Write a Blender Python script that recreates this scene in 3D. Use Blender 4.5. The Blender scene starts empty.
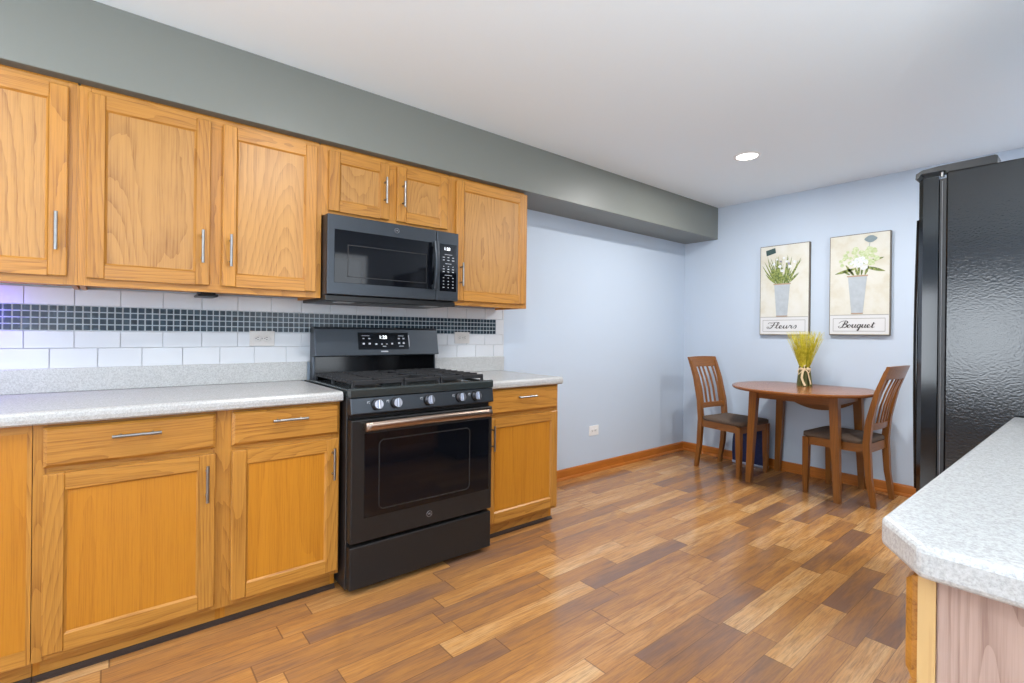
import bpy, bmesh, math, random
from mathutils import Vector, Matrix
random.seed(7)
PI = math.pi
SC = bpy.context.scene
COL = SC.collection

# ------------------------------------------------------------------ camera
L = 3.82            # dining wall (back)
H = 2.44            # ceiling
XR = 3.25           # wall behind the fridge
YR = -4.2           # wall behind the camera
cd = bpy.data.cameras.new('camera')
cam = bpy.data.objects.new('camera', cd); COL.objects.link(cam)
YAW, ROLL, FPX = 0.8863, 0.0112, 492.2
cam.location = (2.8335, -0.8027, 1.1853)
cam.matrix_world = (Matrix.Translation(cam.location) @ Matrix.Rotation(YAW, 4, 'Z')
                    @ Matrix.Rotation(PI/2, 4, 'X') @ Matrix.Rotation(ROLL, 4, 'Z'))
cd.sensor_width = 36; cd.lens = FPX/1024*36
cd.shift_y = -(341.5-333.16)/1024
cd.clip_start = 0.02
SC.camera = cam

# ------------------------------------------------------------------ world, lights, exposure
w = bpy.data.worlds.new('daylight'); SC.world = w; w.use_nodes = True
bg = w.node_tree.nodes['Background']
bg.inputs[0].default_value = (0.80, 0.90, 1.0, 1); bg.inputs[1].default_value = 1.6
SC.view_settings.view_transform = 'Standard'
SC.view_settings.look = 'None'
SC.view_settings.gamma = 1
SC.view_settings.use_curve_mapping = False
SC.view_settings.exposure = -0.06

def area(name, loc, rot, sx, sy, power, color, shape='RECTANGLE', spread=PI):
    d = bpy.data.lights.new(name, 'AREA'); d.shape = shape; d.size = sx; d.size_y = sy
    d.energy = power; d.color = color; d.spread = spread
    o = bpy.data.objects.new(name, d); COL.objects.link(o)
    o.location = loc; o.rotation_euler = rot
    return o
# daylight from unseen patio and sink windows, plus a side fill added for brightness
area('patio_daylight', (1.8, YR+0.03, 1.20), (PI/2, 0, 0), 1.3, 1.2, 56, (0.84, 0.92, 1.0))
area('side_fill', (5.57, -2.2, 1.25), (0, PI/2, 0), 1.9, 2.2, 16, (0.84, 0.92, 1.0))
area('sink_daylight', (XR+0.02, 0.85, 1.62), (0, PI/2, 0), 0.80, 1.1, 10, (0.86, 0.93, 1.0))
# recessed ceiling lamps: (x, y, watts)
CANS = [(1.20, 2.63, 28), (2.72, 2.75, 28), (1.78, 0.10, 22), (1.45, -1.50, 13)]
for cx, cy, pw in CANS:
    area('can_lamp', (cx, cy, H-0.012), (0, 0, 0), 0.13, 0.13, pw, (1.0, 0.985, 0.97), 'DISK')
# unseen upward fill lights, added behind the camera to brighten the ceiling
for tx, ty, pw in ((3.9, -1.4, 124), (3.0, -3.0, 54)):
    area('ceiling_fill', (tx, ty, 0.90), (PI, 0, 0), 0.32, 0.32, pw, (0.84, 0.93, 1.0), 'DISK')
d = bpy.data.lights.new('violet_led', 'POINT'); d.energy = 2.6; d.color = (0.13, 0.06, 1.0); d.shadow_soft_size = 0.03
o = bpy.data.objects.new('violet_led', d); COL.objects.link(o); o.location = (0.045, -1.215, 1.24)

# ------------------------------------------------------------------ material helpers
class NT:
    def __init__(s, name):
        s.m = bpy.data.materials.new(name); s.m.use_nodes = True
        s.t = s.m.node_tree; s.b = s.t.nodes['Principled BSDF']
    def n(s, typ, **kw):
        nd = s.t.nodes.new(typ)
        for k, v in kw.items(): setattr(nd, k, v)
        return nd
    def l(s, a, b): s.t.links.new(a, b)
    def val(s, inp, x):
        if isinstance(x, (int, float)): inp.default_value = x
        elif isinstance(x, tuple): inp.default_value = x if len(x) == len(inp.default_value) else (*x, 1)
        else: s.l(x, inp)
    def math(s, op, a, b=0.0, c=None):
        nd = s.n('ShaderNodeMath', operation=op); s.val(nd.inputs[0], a); s.val(nd.inputs[1], b)
        if c is not None: s.val(nd.inputs[2], c)
        return nd.outputs[0]
    def vmath(s, op, a, b):
        nd = s.n('ShaderNodeVectorMath', operation=op); s.val(nd.inputs[0], a); s.val(nd.inputs[1], b)
        return nd.outputs[0]
    def noise(s, vec, scale, detail=3, rough=0.55, dist=0.0, dim='3D'):
        nd = s.n('ShaderNodeTexNoise', noise_dimensions=dim); s.l(vec, nd.inputs['Vector'])
        nd.inputs['Scale'].default_value = scale; nd.inputs['Detail'].default_value = detail
        nd.inputs['Roughness'].default_value = rough; nd.inputs['Distortion'].default_value = dist
        return nd.outputs[0]
    def ramp(s, f, stops, interp='LINEAR'):
        nd = s.n('ShaderNodeValToRGB'); r = nd.color_ramp; r.interpolation = interp
        while len(r.elements) < len(stops): r.elements.new(0.5)
        for e, (p, c) in zip(r.elements, stops):
            e.position = p; e.color = (*c, 1) if not isinstance(c, (int, float)) else (c, c, c, 1)
        s.val(nd.inputs[0], f); return nd.outputs[0]
    def mix(s, f, a, b, mode='MIX'):
        nd = s.n('ShaderNodeMix', data_type='RGBA', blend_type=mode)
        s.val(nd.inputs[0], f); s.val(nd.inputs[6], a); s.val(nd.inputs[7], b); return nd.outputs[2]
    def bump(s, h, strength, dist):
        nd = s.n('ShaderNodeBump'); s.l(h, nd.inputs['Height'])
        nd.inputs['Strength'].default_value = strength; nd.inputs['Distance'].default_value = dist
        s.l(nd.outputs[0], s.b.inputs['Normal'])
    def set(s, color=None, rough=None, metal=None, spec=None, **kw):
        if color is not None: s.val(s.b.inputs['Base Color'], color)
        if rough is not None: s.val(s.b.inputs['Roughness'], rough)
        if metal is not None: s.val(s.b.inputs['Metallic'], metal)
        if spec is not None: s.val(s.b.inputs['Specular IOR Level'], spec)
        for k, v in kw.items(): s.val(s.b.inputs[k], v)
        return s.m
    def objco(s, rand=True):
        tc = s.n('ShaderNodeTexCoord').outputs['Object']
        if not rand: return tc
        r = s.n('ShaderNodeObjectInfo').outputs['Random']
        cb = s.n('ShaderNodeCombineXYZ'); s.val(cb.inputs[0], s.math('MULTIPLY', r, 13.0))
        s.val(cb.inputs[1], s.math('MULTIPLY', r, 37.0)); s.val(cb.inputs[2], s.math('MULTIPLY', r, 71.0))
        return s.vmath('ADD', tc, cb.outputs[0])

def srgb(r, g, b):
    f = lambda c: (c/255/12.92) if c/255 <= 0.04045 else ((c/255+0.055)/1.055)**2.4
    return (f(r), f(g), f(b))

def plain(name, color, rough=0.5, metal=0.0, spec=0.5, grain=0.0, gscale=60, bump=0.0):
    t = NT(name)
    p = t.objco(False)
    n = t.noise(p, gscale, 3)
    c = t.mix(n, tuple(max(0, x*(1-grain)) for x in color), tuple(min(1, x*(1+grain)) for x in color))
    t.set(c, rough, metal, spec)
    if bump: t.bump(n, bump, 0.002)
    return t.m

def wood(name, axis, light, dark, rings=34, rscale=4.0, rough=0.36, fine=0.35, ringamt=0.55, stretch=0.10, seed=0.0, tone=0.16):
    t = NT(name)
    p = t.vmath('ADD', t.objco(True), (seed, seed*1.7, seed*0.3))
    sc = [1, 1, 1]; sc['xyz'.index(axis)] = stretch
    ps = t.vmath('MULTIPLY', p, tuple(sc))
    n = t.noise(ps, rscale, 1.0, 0.4, 0.0)
    wob = t.noise(t.vmath('MULTIPLY', p, tuple(0.35 if q == stretch else q for q in sc)), 26, 2, 0.5)
    n = t.math('MULTIPLY_ADD', wob, 0.020, n)
    r = t.math('FRACT', t.math('MULTIPLY', n, float(rings)))
    r = t.math('POWER', r, 2.6)
    sf = [1, 1, 1]; sf['xyz'.index(axis)] = 0.022
    f = t.noise(t.vmath('MULTIPLY', p, tuple(sf)), 230, 3, 0.65)
    f = t.ramp(f, [(0.46, 0.0), (0.64, 1.0)])
    f2 = t.noise(t.vmath('MULTIPLY', p, tuple(sf)), 30, 2, 0.55)
    a = t.math('MULTIPLY', r, t.math('MULTIPLY_ADD', f, 0.5*ringamt, 0.55*ringamt))
    a = t.math('ADD', a, t.math('MULTIPLY', f, fine*0.7))
    a = t.math('ADD', a, t.math('MULTIPLY_ADD', f2, 0.45, -0.20), None)
    nd = t.n('ShaderNodeClamp'); t.l(a, nd.inputs[0])
    c = t.mix(nd.outputs[0], light, dark)
    rr = t.n('ShaderNodeObjectInfo').outputs['Random']
    h = t.n('ShaderNodeHueSaturation'); t.l(c, h.inputs['Color'])
    t.val(h.inputs['Value'], t.math('MULTIPLY_ADD', rr, tone, 1-tone/2))
    t.set(h.outputs[0], rough, 0, 0.45)
    t.bump(f, 0.06, 0.001)
    return t.m

M = {}
OL, OD = srgb(190, 132, 55), srgb(124, 71, 18)
M['oak_v'] = wood('oak_vertical_grain', 'z', OL, OD)
M['oak_h'] = wood('oak_horizontal_grain', 'y', OL, OD)
M['oak_panel'] = wood('oak_cathedral_panel', 'z', srgb(187, 137, 73), srgb(130, 80, 31), rings=44, rscale=2.5, stretch=0.20, seed=3.1, ringamt=0.55)
M['oak_flat'] = wood('oak_quarter_panel', 'z', srgb(194, 127, 34), srgb(154, 89, 15), rings=12, rscale=3.5, stretch=0.05, seed=9.1, ringamt=0.3, fine=0.4)
M['oak_pink'] = wood('pale_pink_oak', 'z', srgb(178, 150, 136), srgb(134, 104, 92), rings=40, rscale=7, stretch=0.05, ringamt=0.7, rough=0.5)
M['oak_pale'] = wood('pale_oak_stile', 'z', srgb(204, 168, 114), srgb(172, 126, 74), rings=20, ringamt=0.3)
M['oak_trim'] = wood('oak_trim_long', 'y', srgb(190, 112, 40), srgb(138, 70, 18), rings=20, ringamt=0.3)
M['oak_trim_x'] = wood('oak_trim_cross', 'x', srgb(190, 112, 40), srgb(138, 70, 18), rings=20, ringamt=0.3)
M['kick'] = plain('toe_kick_vinyl', srgb(52, 34, 22), 0.6)
CL, CD = srgb(142, 88, 36), srgb(80, 46, 17)
for ax in 'xyz':
    M['cherry_'+ax] = wood('cherry_stain_'+ax, ax, CL, CD, rings=16, rscale=5, rough=0.30, ringamt=0.35, stretch=0.06, tone=0.06)
M['cherry_top'] = wood('cherry_table_top', 'x', srgb(144, 88, 44), srgb(102, 58, 26), rings=14, rscale=4, rough=0.22, ringamt=0.3, stretch=0.06, tone=0.02)
M['nickel'] = plain('brushed_nickel', (0.30, 0.29, 0.28), 0.34, 1.0, grain=0.08)
M['paint_white'] = plain('ceiling_white_paint', srgb(236, 246, 252), 0.85, grain=0.01, gscale=200)
M['soffit'] = plain('sage_grey_paint', srgb(122, 125, 119), 0.42, grain=0.015, gscale=220, bump=0.06)
M['wall'] = plain('pale_blue_paint', srgb(193, 206, 221), 0.62, grain=0.012, gscale=220, bump=0.05)
M['white_plastic'] = plain('white_plastic', srgb(236, 236, 234), 0.35)
M['putty_plastic'] = plain('putty_plastic', srgb(206, 201, 196), 0.35)
M['slot_dark'] = plain('dark_slot', srgb(40, 38, 36), 0.6)
M['black_stainless'] = plain('black_stainless', srgb(66, 71, 77), 0.34, 0.7, grain=0.06, gscale=90)
M['slate_dark'] = plain('slate_enamel', srgb(44, 43, 43), 0.36, 0.45, grain=0.05)
M['black_side'] = plain('black_enamel_side', srgb(34, 33, 34), 0.33, 0.1)
M['cooktop'] = plain('cooktop_enamel', srgb(60, 67, 68), 0.26, 0.45)
M['iron'] = plain('cast_iron', srgb(44, 44, 46), 0.48, 0.25, grain=0.2, gscale=300, bump=0.2)
M['glass_black'] = plain('black_glass', srgb(12, 14, 19), 0.05, 0.0, 0.35)
M['glass_inner'] = plain('oven_inner_glass', srgb(26, 25, 25), 0.08, 0.0, 0.5)
M['bronze'] = plain('bronze_bar', srgb(166, 146, 132), 0.30, 1.0, grain=0.05)
M['steel_knob'] = plain('satin_steel', (0.50, 0.50, 0.54), 0.28, 1.0, grain=0.05)
M['black_plastic'] = plain('black_plastic', srgb(20, 20, 21), 0.35)
M['mark_white'] = plain('panel_print', srgb(188, 192, 198), 0.5)
M['seat_fabric'] = plain('brown_microfiber', srgb(92, 76, 64), 0.9, grain=0.28, gscale=70, bump=0.25)
M['navy'] = plain('navy_canvas', srgb(40, 50, 92), 0.85, grain=0.55, gscale=55, bump=0.4)
M['bag_trim'] = plain('pale_bag_trim', srgb(170, 174, 190), 0.8, grain=0.2)
M['bag_dark'] = plain('dark_webbing', srgb(30, 30, 36), 0.8, grain=0.2)
M['raffia'] = plain('raffia', srgb(222, 198, 158), 0.8, grain=0.12)
M['stalk'] = wood('bound_stalks', 'z', srgb(96, 98, 50), srgb(42, 44, 24), rings=50, rscale=30, stretch=0.05, ringamt=0.7, rough=0.7)
M['tin'] = plain('painted_tin', srgb(176, 184, 190), 0.6, grain=0.16, gscale=30)
M['print_line'] = plain('print_grey', srgb(150, 150, 146), 0.7)
M['ink'] = plain('print_ink', srgb(52, 48, 48), 0.7)
M['print_white'] = plain('print_white', srgb(214, 215, 216), 0.7)
M['canvas_edge'] = plain('canvas_edge', srgb(112, 106, 98), 0.7, grain=0.25)
M['tag_green'] = plain('print_tag_green', srgb(52, 78, 78), 0.7, grain=0.15)
M['tag_grey'] = plain('print_tag_grey', srgb(128, 146, 152), 0.7, grain=0.15)
M['rust'] = plain('print_rust_rim', srgb(176, 150, 128), 0.7)
M['gasket'] = plain('grey_gasket', srgb(120, 120, 122), 0.6)

def leafmat(name, a, b, sc=90):
    t = NT(name); p = t.objco(False); n = t.noise(p, sc, 2)
    return t.set(t.ramp(n, [(0.35, a), (0.65, b)]), 0.6)
M['leaf'] = leafmat('painted_leaf', srgb(74, 96, 44), srgb(150, 160, 86), 60)
M['leaf_pale'] = leafmat('painted_pale_bloom', srgb(172, 190, 132), srgb(206, 214, 178), 60)
M['bloom'] = leafmat('painted_white_bloom', srgb(232, 234, 236), srgb(204, 210, 212), 70)
M['violet'] = leafmat('painted_violet_bud', srgb(120, 118, 140), srgb(160, 160, 176))
M['grass'] = leafmat('dried_grass', srgb(182, 168, 26), srgb(226, 214, 70), 40)

t = NT('canvas_print_ground'); p = t.objco(True); n = t.noise(p, 9, 4, 0.6)
t.set(t.ramp(n, [(0.34, srgb(208, 203, 186)), (0.5, srgb(214, 212, 200)), (0.7, srgb(218, 217, 209))]), 0.75); M['canvas'] = t.m

# speckled laminate
def laminate(name, base, lightc, darkc):
    t = NT(name); p = t.objco(False)
    a = t.noise(p, 330, 2, 0.7); b = t.noise(p, 170, 3, 0.7)
    c1 = t.ramp(a, [(0.36, darkc), (0.47, base), (0.58, base), (0.68, lightc)])
    c2 = t.ramp(b, [(0.40, darkc), (0.52, base), (0.64, lightc)])
    t.set(t.mix(0.5, c1, c2), 0.26, 0, 0.5); return t.m
M['laminate'] = laminate('speckled_laminate', srgb(188, 188, 186), srgb(202, 202, 201), srgb(162, 160, 159))

# glazed tiles
t = NT('white_tile'); p = t.objco(False); n = t.noise(p, 4, 2)
t.set(t.ramp(n, [(0.3, srgb(204, 206, 210)), (0.7, srgb(212, 214, 217))]), 0.24, 0, 0.5); M['tile'] = t.m
M['grout'] = plain('grout', srgb(196, 197, 200), 0.8)
M['grout_light'] = plain('mosaic_grout', srgb(196, 202, 206), 0.8)
t = NT('glass_mosaic'); p = t.objco(False)
v = t.n('ShaderNodeTexVoronoi'); t.l(t.vmath('MULTIPLY', p, (0, 1, 1)), v.inputs['Vector']); v.inputs['Scale'].default_value = 38
c = t.ramp(v.outputs['Color'], [(0.0, srgb(34, 44, 54)), (0.6, srgb(46, 60, 70)), (1.0, srgb(70, 86, 96))])
t.set(c, 0.20, 0, 0.3); M['mosaic'] = t.m

# laminate floor: strips 0.1 m wide running along y
t = NT('laminate_floor'); p = t.objco(False)
sx = t.n('ShaderNodeSeparateXYZ'); t.l(p, sx.inputs[0])
X = t.math('DIVIDE', t.math('ADD', sx.outputs[0], 0.083), 0.1)
row = t.math('FLOOR', X)
wn = t.n('ShaderNodeTexWhiteNoise', noise_dimensions='1D'); t.l(row, wn.inputs['W'])
ln = t.math('MULTIPLY_ADD', wn.outputs[0], 0.45, 0.42)
Y = t.math('ADD', t.math('DIVIDE', sx.outputs[1], ln), t.math('MULTIPLY', wn.outputs[0], 57.3))
blk = t.math('FLOOR', Y)
cb = t.n('ShaderNodeCombineXYZ'); t.l(row, cb.inputs[0]); t.l(blk, cb.inputs[1])
w2 = t.n('ShaderNodeTexWhiteNoise', noise_dimensions='3D'); t.l(cb.outputs[0], w2.inputs['Vector'])
tone = w2.outputs['Value']
off = t.vmath('MULTIPLY', w2.outputs['Color'], (17.0, 23.0, 0.0))
pg = t.vmath('ADD', t.vmath('MULTIPLY', p, (1.0, 0.085, 1.0)), off)
g1 = t.noise(pg, 42, 6, 0.68, 0.6)
g2 = t.noise(t.vmath('MULTIPLY', pg, (1.0, 0.5, 1.0)), 170, 4, 0.7)
g3 = t.noise(t.vmath('MULTIPLY', pg, (1, 1.6, 1)), 13, 4, 0.62)
tt = t.math('ADD', t.math('MULTIPLY', tone, 0.66), t.math('MULTIPLY_ADD', g3, 1.05, -0.38))
base = t.ramp(tt, [(0.10, srgb(132, 98, 78)), (0.30, srgb(162, 114, 70)), (0.5, srgb(182, 126, 68)), (0.72, srgb(202, 149, 90)), (0.95, srgb(216, 174, 122))])
base = t.mix(t.ramp(g1, [(0.50, 0.0), (0.70, 0.58)]), base, srgb(108, 80, 66))
base = t.mix(t.ramp(g2, [(0.47, 0.0), (0.62, 0.50)]), base, srgb(124, 88, 62))
fx = t.math('ABSOLUTE', t.math('SUBTRACT', t.math('FRACT', X), 0.5))
fy = t.math('ABSOLUTE', t.math('SUBTRACT', t.math('FRACT', Y), 0.5))
seam = t.math('MAXIMUM', t.math('GREATER_THAN', fx, 0.489), t.math('GREATER_THAN', fy, 0.4965))
base = t.mix(t.math('MULTIPLY', seam, 0.6), base, srgb(84, 58, 42))
t.set(base, t.ramp(g1, [(0.3, 0.16), (0.8, 0.24)]), 0, 0.75)
t.bump(g2, 0.05, 0.001)
M['floor'] = t.m

# fridge side: pebbled black paint; fridge door: smooth gloss
t = NT('pebbled_black'); p = t.objco(False)
n = t.noise(p, 120, 2, 0.6)
t.set(srgb(9, 9, 12), 0.12, 0, 0.5); t.bump(n, 1.0, 0.00042); M['pebble'] = t.m
M['gloss_black'] = plain('gloss_black', srgb(9, 9, 11), 0.10, 0, 0.4)
def emit(name, col, s):
    t = NT(name); t.set((0.8, 0.8, 0.8), 0.4)
    t.b.inputs['Emission Color'].default_value = (*col, 1); t.b.inputs['Emission Strength'].default_value = s
    return t.m
M['lens'] = emit('lamp_lens', (1, 0.97, 0.93), 9)
M['led'] = emit('led_digits', (0.9, 0.95, 1.0), 2.2)
t = NT('window_glass'); t.set((1, 1, 1), 0.0, 0, 0.5); t.b.inputs['Transmission Weight'].default_value = 1.0
t.b.inputs['IOR'].default_value = 1.02; M['pane'] = t.m

# ------------------------------------------------------------------ mesh builder
class MB:
    def __init__(s): s.bm = bmesh.new()
    def _tag(s, before, mat, smooth=False):
        for f in s.bm.faces:
            if f not in before: f.material_index = mat; f.smooth = smooth
    def box(s, x0, x1, y0, y1, z0, z1, mat=0, bev=0.0, seg=1, rot=None, piv=None):
        b = bmesh.new()
        bmesh.ops.create_cube(b, size=1)
        for v in b.verts:
            v.co = Vector(((x0+x1)/2+v.co.x*(x1-x0), (y0+y1)/2+v.co.y*(y1-y0), (z0+z1)/2+v.co.z*(z1-z0)))
        if bev > 0:
            bmesh.ops.bevel(b, geom=b.edges[:], offset=bev, segments=seg, profile=0.5, affect='EDGES')
        if rot is not None:
            pv = Vector(piv) if piv else Vector(((x0+x1)/2, (y0+y1)/2, (z0+z1)/2))
            for v in b.verts: v.co = rot @ (v.co-pv) + pv
        s.merge(b, mat, False); return s
    def merge(s, b, mat=0, smooth=False, keepmat=False):
        b.normal_update()
        mp = {v: s.bm.verts.new(v.co) for v in b.verts}
        for f in b.faces:
            try: nf = s.bm.faces.new([mp[v] for v in f.verts])
            except ValueError: continue
            nf.material_index = f.material_index if keepmat else mat
            nf.smooth = smooth
        b.free()
    def poly(s, pts, ax, a0, a1, mat=0, bev=0.0, seg=1, smooth=False):
        """prism: pts 2-D outline in the other two axes (cyclic order), extruded along ax from a0 to a1"""
        b = bmesh.new()
        def mk(p, a):
            return Vector({'x': (a, p[0], p[1]), 'y': (p[0], a, p[1]), 'z': (p[0], p[1], a)}[ax])
        lo = [b.verts.new(mk(p, a0)) for p in pts]; hi = [b.verts.new(mk(p, a1)) for p in pts]
        b.faces.new(lo); b.faces.new(hi)
        n = len(pts)
        for i in range(n): b.faces.new([lo[i], lo[(i+1) % n], hi[(i+1) % n], hi[i]])
        bmesh.ops.recalc_face_normals(b, faces=b.faces[:])
        if bev > 0: 
            es = [e for e in b.edges if len(e.link_faces) == 2 and e.calc_face_angle(0) > 0.5]
            bmesh.ops.bevel(b, geom=es, offset=bev, segments=seg, profile=0.5, affect='EDGES')
        s.merge(b, mat, smooth); return s
    def cyl(s, p0, p1, r0, r1=None, mat=0, n=16, caps=True, smooth=True):
        r1 = r0 if r1 is None else r1
        p0, p1 = Vector(p0), Vector(p1); d = (p1-p0).normalized()
        u = d.orthogonal().normalized(); v = d.cross(u)
        A = [s.bm.verts.new(p0+r0*(math.cos(2*PI*i/n)*u+math.sin(2*PI*i/n)*v)) for i in range(n)]
        B = [s.bm.verts.new(p1+r1*(math.cos(2*PI*i/n)*u+math.sin(2*PI*i/n)*v)) for i in range(n)]
        for i in range(n):
            f = s.bm.faces.new([A[i], A[(i+1) % n], B[(i+1) % n], B[i]]); f.material_index = mat; f.smooth = smooth
        if caps:
            for rg in (A[::-1], B):
                f = s.bm.faces.new([s.bm.verts.new(v.co) for v in rg]); f.material_index = mat
        return s
    def tube(s, pts, r, mat=0, n=10, caps=True, flat=1.0):
        pts = [Vector(p) for p in pts]; rings = []
        for i, p in enumerate(pts):
            d = (pts[min(i+1, len(pts)-1)]-pts[max(i-1, 0)]).normalized()
            if i == 0: u = d.orthogonal().normalized()
            else: u = (u-d*u.dot(d)).normalized()
            v = d.cross(u); rr = r[i] if isinstance(r, (list, tuple)) else r
            rings.append([s.bm.verts.new(p+rr*(math.cos(2*PI*k/n)*u+flat*math.sin(2*PI*k/n)*v)) for k in range(n)])
        for a, b in zip(rings, rings[1:]):
            for k in range(n):
                f = s.bm.faces.new([a[k], a[(k+1) % n], b[(k+1) % n], b[k]]); f.material_index = mat; f.smooth = True
        if caps:
            for rg in (rings[0][::-1], rings[-1]):
                f = s.bm.faces.new([s.bm.verts.new(v.co) for v in rg]); f.material_index = mat
        return s
    def sweep(s, secs, mat=0, smooth=False, caps=True):
        """loft through closed sections (lists of points, equal count)"""
        R = [[s.bm.verts.new(Vector(p)) for p in sec] for sec in secs]; n = len(R[0])
        for a, b in zip(R, R[1:]):
            for k in range(n):
                f = s.bm.faces.new([a[k], a[(k+1) % n], b[(k+1) % n], b[k]]); f.material_index = mat; f.smooth = smooth
        if caps:
            for rg in (R[0][::-1], R[-1]):
                f = s.bm.faces.new(rg); f.material_index = mat
        return s
    def lathe(s, prof, c, mat=0, n=24, smooth=True):
        c = Vector(c)
        R = [[s.bm.verts.new(c+Vector((r*math.cos(2*PI*k/n), r*math.sin(2*PI*k/n), z))) for k in range(n)] for r, z in prof]
        for a, b in zip(R, R[1:]):
            for k in range(n):
                f = s.bm.faces.new([a[k], a[(k+1) % n], b[(k+1) % n], b[k]]); f.material_index = mat; f.smooth = smooth
        for rg in (R[0][::-1], R[-1]):
            f = s.bm.faces.new([s.bm.verts.new(v.co) for v in rg]); f.material_index = mat
        return s
    def text(s, body, size, mtx, mat=0, depth=0.0004):
        cu = bpy.data.curves.new('txt', 'FONT'); cu.body = body; cu.size = size; cu.extrude = depth
        cu.align_x = 'CENTER'; cu.align_y = 'CENTER'
        ob = bpy.data.objects.new('txt', cu); COL.objects.link(ob)
        bpy.context.view_layer.update()
        me = bpy.data.meshes.new_from_object(ob.evaluated_get(bpy.context.evaluated_depsgraph_get()))
        b = bmesh.new(); b.from_mesh(me); b.transform(mtx)
        s.merge(b, mat)
        bpy.data.objects.remove(ob); bpy.data.curves.remove(cu); bpy.data.meshes.remove(me)
        return s
    def build(s, name, mats, parent=None, loc=None, recalc=True):
        if recalc: bmesh.ops.recalc_face_normals(s.bm, faces=s.bm.faces[:])
        me = bpy.data.meshes.new(name); s.bm.to_mesh(me); s.bm.free()
        for m in (mats if isinstance(mats, (list, tuple)) else [mats]):
            me.materials.append(M[m] if isinstance(m, str) else m)
        o = bpy.data.objects.new(name, me); COL.objects.link(o)
        if loc: o.location = loc
        if parent: o.parent = parent
        return o

def thing(name, label, cat, loc=(0, 0, 0), rz=0.0, group=None):
    o = bpy.data.objects.new(name, None); COL.objects.link(o); o.empty_display_size = 0.05
    o.location = loc; o.rotation_euler = (0, 0, rz)
    return tag(o, label, cat, group)
def tag(o, label, cat, group=None):
    o['label'] = label; o['category'] = cat
    if group: o['group'] = group
    return o
def struct(o, label=None):
    o['kind'] = 'structure'
    if label: o['label'] = label
    return o
def dup(root, loc, rz, label):
    r = root.copy(); COL.objects.link(r); r.location = loc; r.rotation_euler = (0, 0, rz); r['label'] = label
    for ch in list(root.children):
        c = ch.copy(); COL.objects.link(c); c.parent = r
        for g in ch.children:
            e = g.copy(); COL.objects.link(e); e.parent = c
    return r

# ------------------------------------------------------------------ room shell
XF = 5.6            # far side of the open family room, right of the camera
struct(MB().box(-0.1, XF+0.1, YR-0.1, L+0.1, -0.1, 0).build('floor', 'floor'), 'wood look laminate plank floor')
struct(MB().box(-0.1, XF+0.1, YR-0.1, L+0.1, H, H+0.1).build('ceiling', 'paint_white'), 'smooth white ceiling')
struct(MB().box(-0.1, 0, YR-0.1, L+0.1, 0, H).build('wall_left', 'wall'), 'pale blue wall behind the stove')
struct(MB().box(0, XF+0.1, L, L+0.1, 0, H).build('wall_back', 'wall'), 'pale blue wall behind the dining table')
# wall behind the fridge run, with the sink window opening (y 0.3..1.4, z 1.22..2.02)
m = MB()
for a in [(0.0, 0.30, 0, H), (1.40, L, 0, H), (0.30, 1.40, 0, 1.22), (0.30, 1.40, 2.02, H)]:
    m.box(XR, XR+0.1, a[0], a[1], a[2], a[3])
struct(m.build('wall_right', 'wall'), 'pale blue wall behind the fridge')
m = MB()
for a in [(XR+0.1, XF, 0, 0.1, 0, H)]: m.box(*a)
struct(m.build('wall_return', 'wall'))
m = MB()
for a in [(-4.2, -3.3, 0, H), (-1.1, 0.1, 0, H), (-3.3, -1.1, 0, 0.3), (-3.3, -1.1, 2.2, H)]:
    m.box(XF, XF+0.1, *a)
struct(m.build('wall_side', 'wall'))
m = MB()
for a in [(0, 1.1, 0, H), (2.5, XF, 0, H), (1.1, 2.5, 1.85, H), (1.1, 2.5, 0, 0.55)]:
    m.box(a[0], a[1], YR-0.1, YR, a[2], a[3])
struct(m.build('wall_rear', 'wall'))
def window(name, ax, at, a0, a1, z0, z1, mull):
    f = MB(); g = MB(); t = 0.045
    def bx(mb, u0, u1, w0, w1, d0, d1):
        if ax == 'x': mb.box(at+d0, at+d1, u0, u1, w0, w1)
        else: mb.box(u0, u1, at+d0, at+d1, w0, w1)
    for u in (a0, a1-t): bx(f, u, u+t, z0, z1, 0.03, 0.08)
    for z in (z0, z1-t): bx(f, a0+t, a1-t, z, z+t, 0.03, 0.08)
    for u in mull: bx(f, u-t/2, u+t/2, z0+t, z1-t, 0.03, 0.08)
    o = struct(f.build(name, 'white_plastic'))
    bx(g, a0+t, a1-t, z0+t, z1-t, 0.052, 0.058)
    g.build('pane', 'pane', o)
window('window_1', 'x', XR, 0.30, 1.40, 1.22, 2.02, [0.85])
window('window_2', 'x', XF, -3.3, -1.1, 0.3, 2.2, [-2.2])
window('window_3', 'y', YR-0.1, 1.1, 2.5, 0.55, 1.85, [1.8])
struct(MB().box(0, 0.356, YR, L, 2.13, H, bev=0.002).build('soffit', 'soffit'), 'sage grey soffit above the wall cabinets')
def baseboard(name, pts_y, along, a0, a1, at, sgn, mat):
    m = MB()
    prof = [(0, 0), (0.026, 0), (0.026, 0.008), (0.020, 0.018), (0.013, 0.020), (0.013, 0.070), (0.009, 0.080), (0, 0.083)]
    pts = [(at+sgn*x, z) for x, z in prof]
    m.poly(pts, along, a0, a1)
    return struct(m.build(name, mat), 'oak baseboard with quarter round shoe')
baseboard('baseboard_left', None, 'y', 1.42, L, 0, 1, 'oak_trim')
b = MB(); prof = [(0, 0), (0.026, 0), (0.026, 0.008), (0.020, 0.018), (0.013, 0.020), (0.013, 0.070), (0.009, 0.080), (0, 0.083)]
b.poly([(L-x, z) for x, z in prof], 'x', 0.013, XR)
struct(b.build('baseboard_back', 'oak_trim_x'), 'oak baseboard below the pictures')

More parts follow.
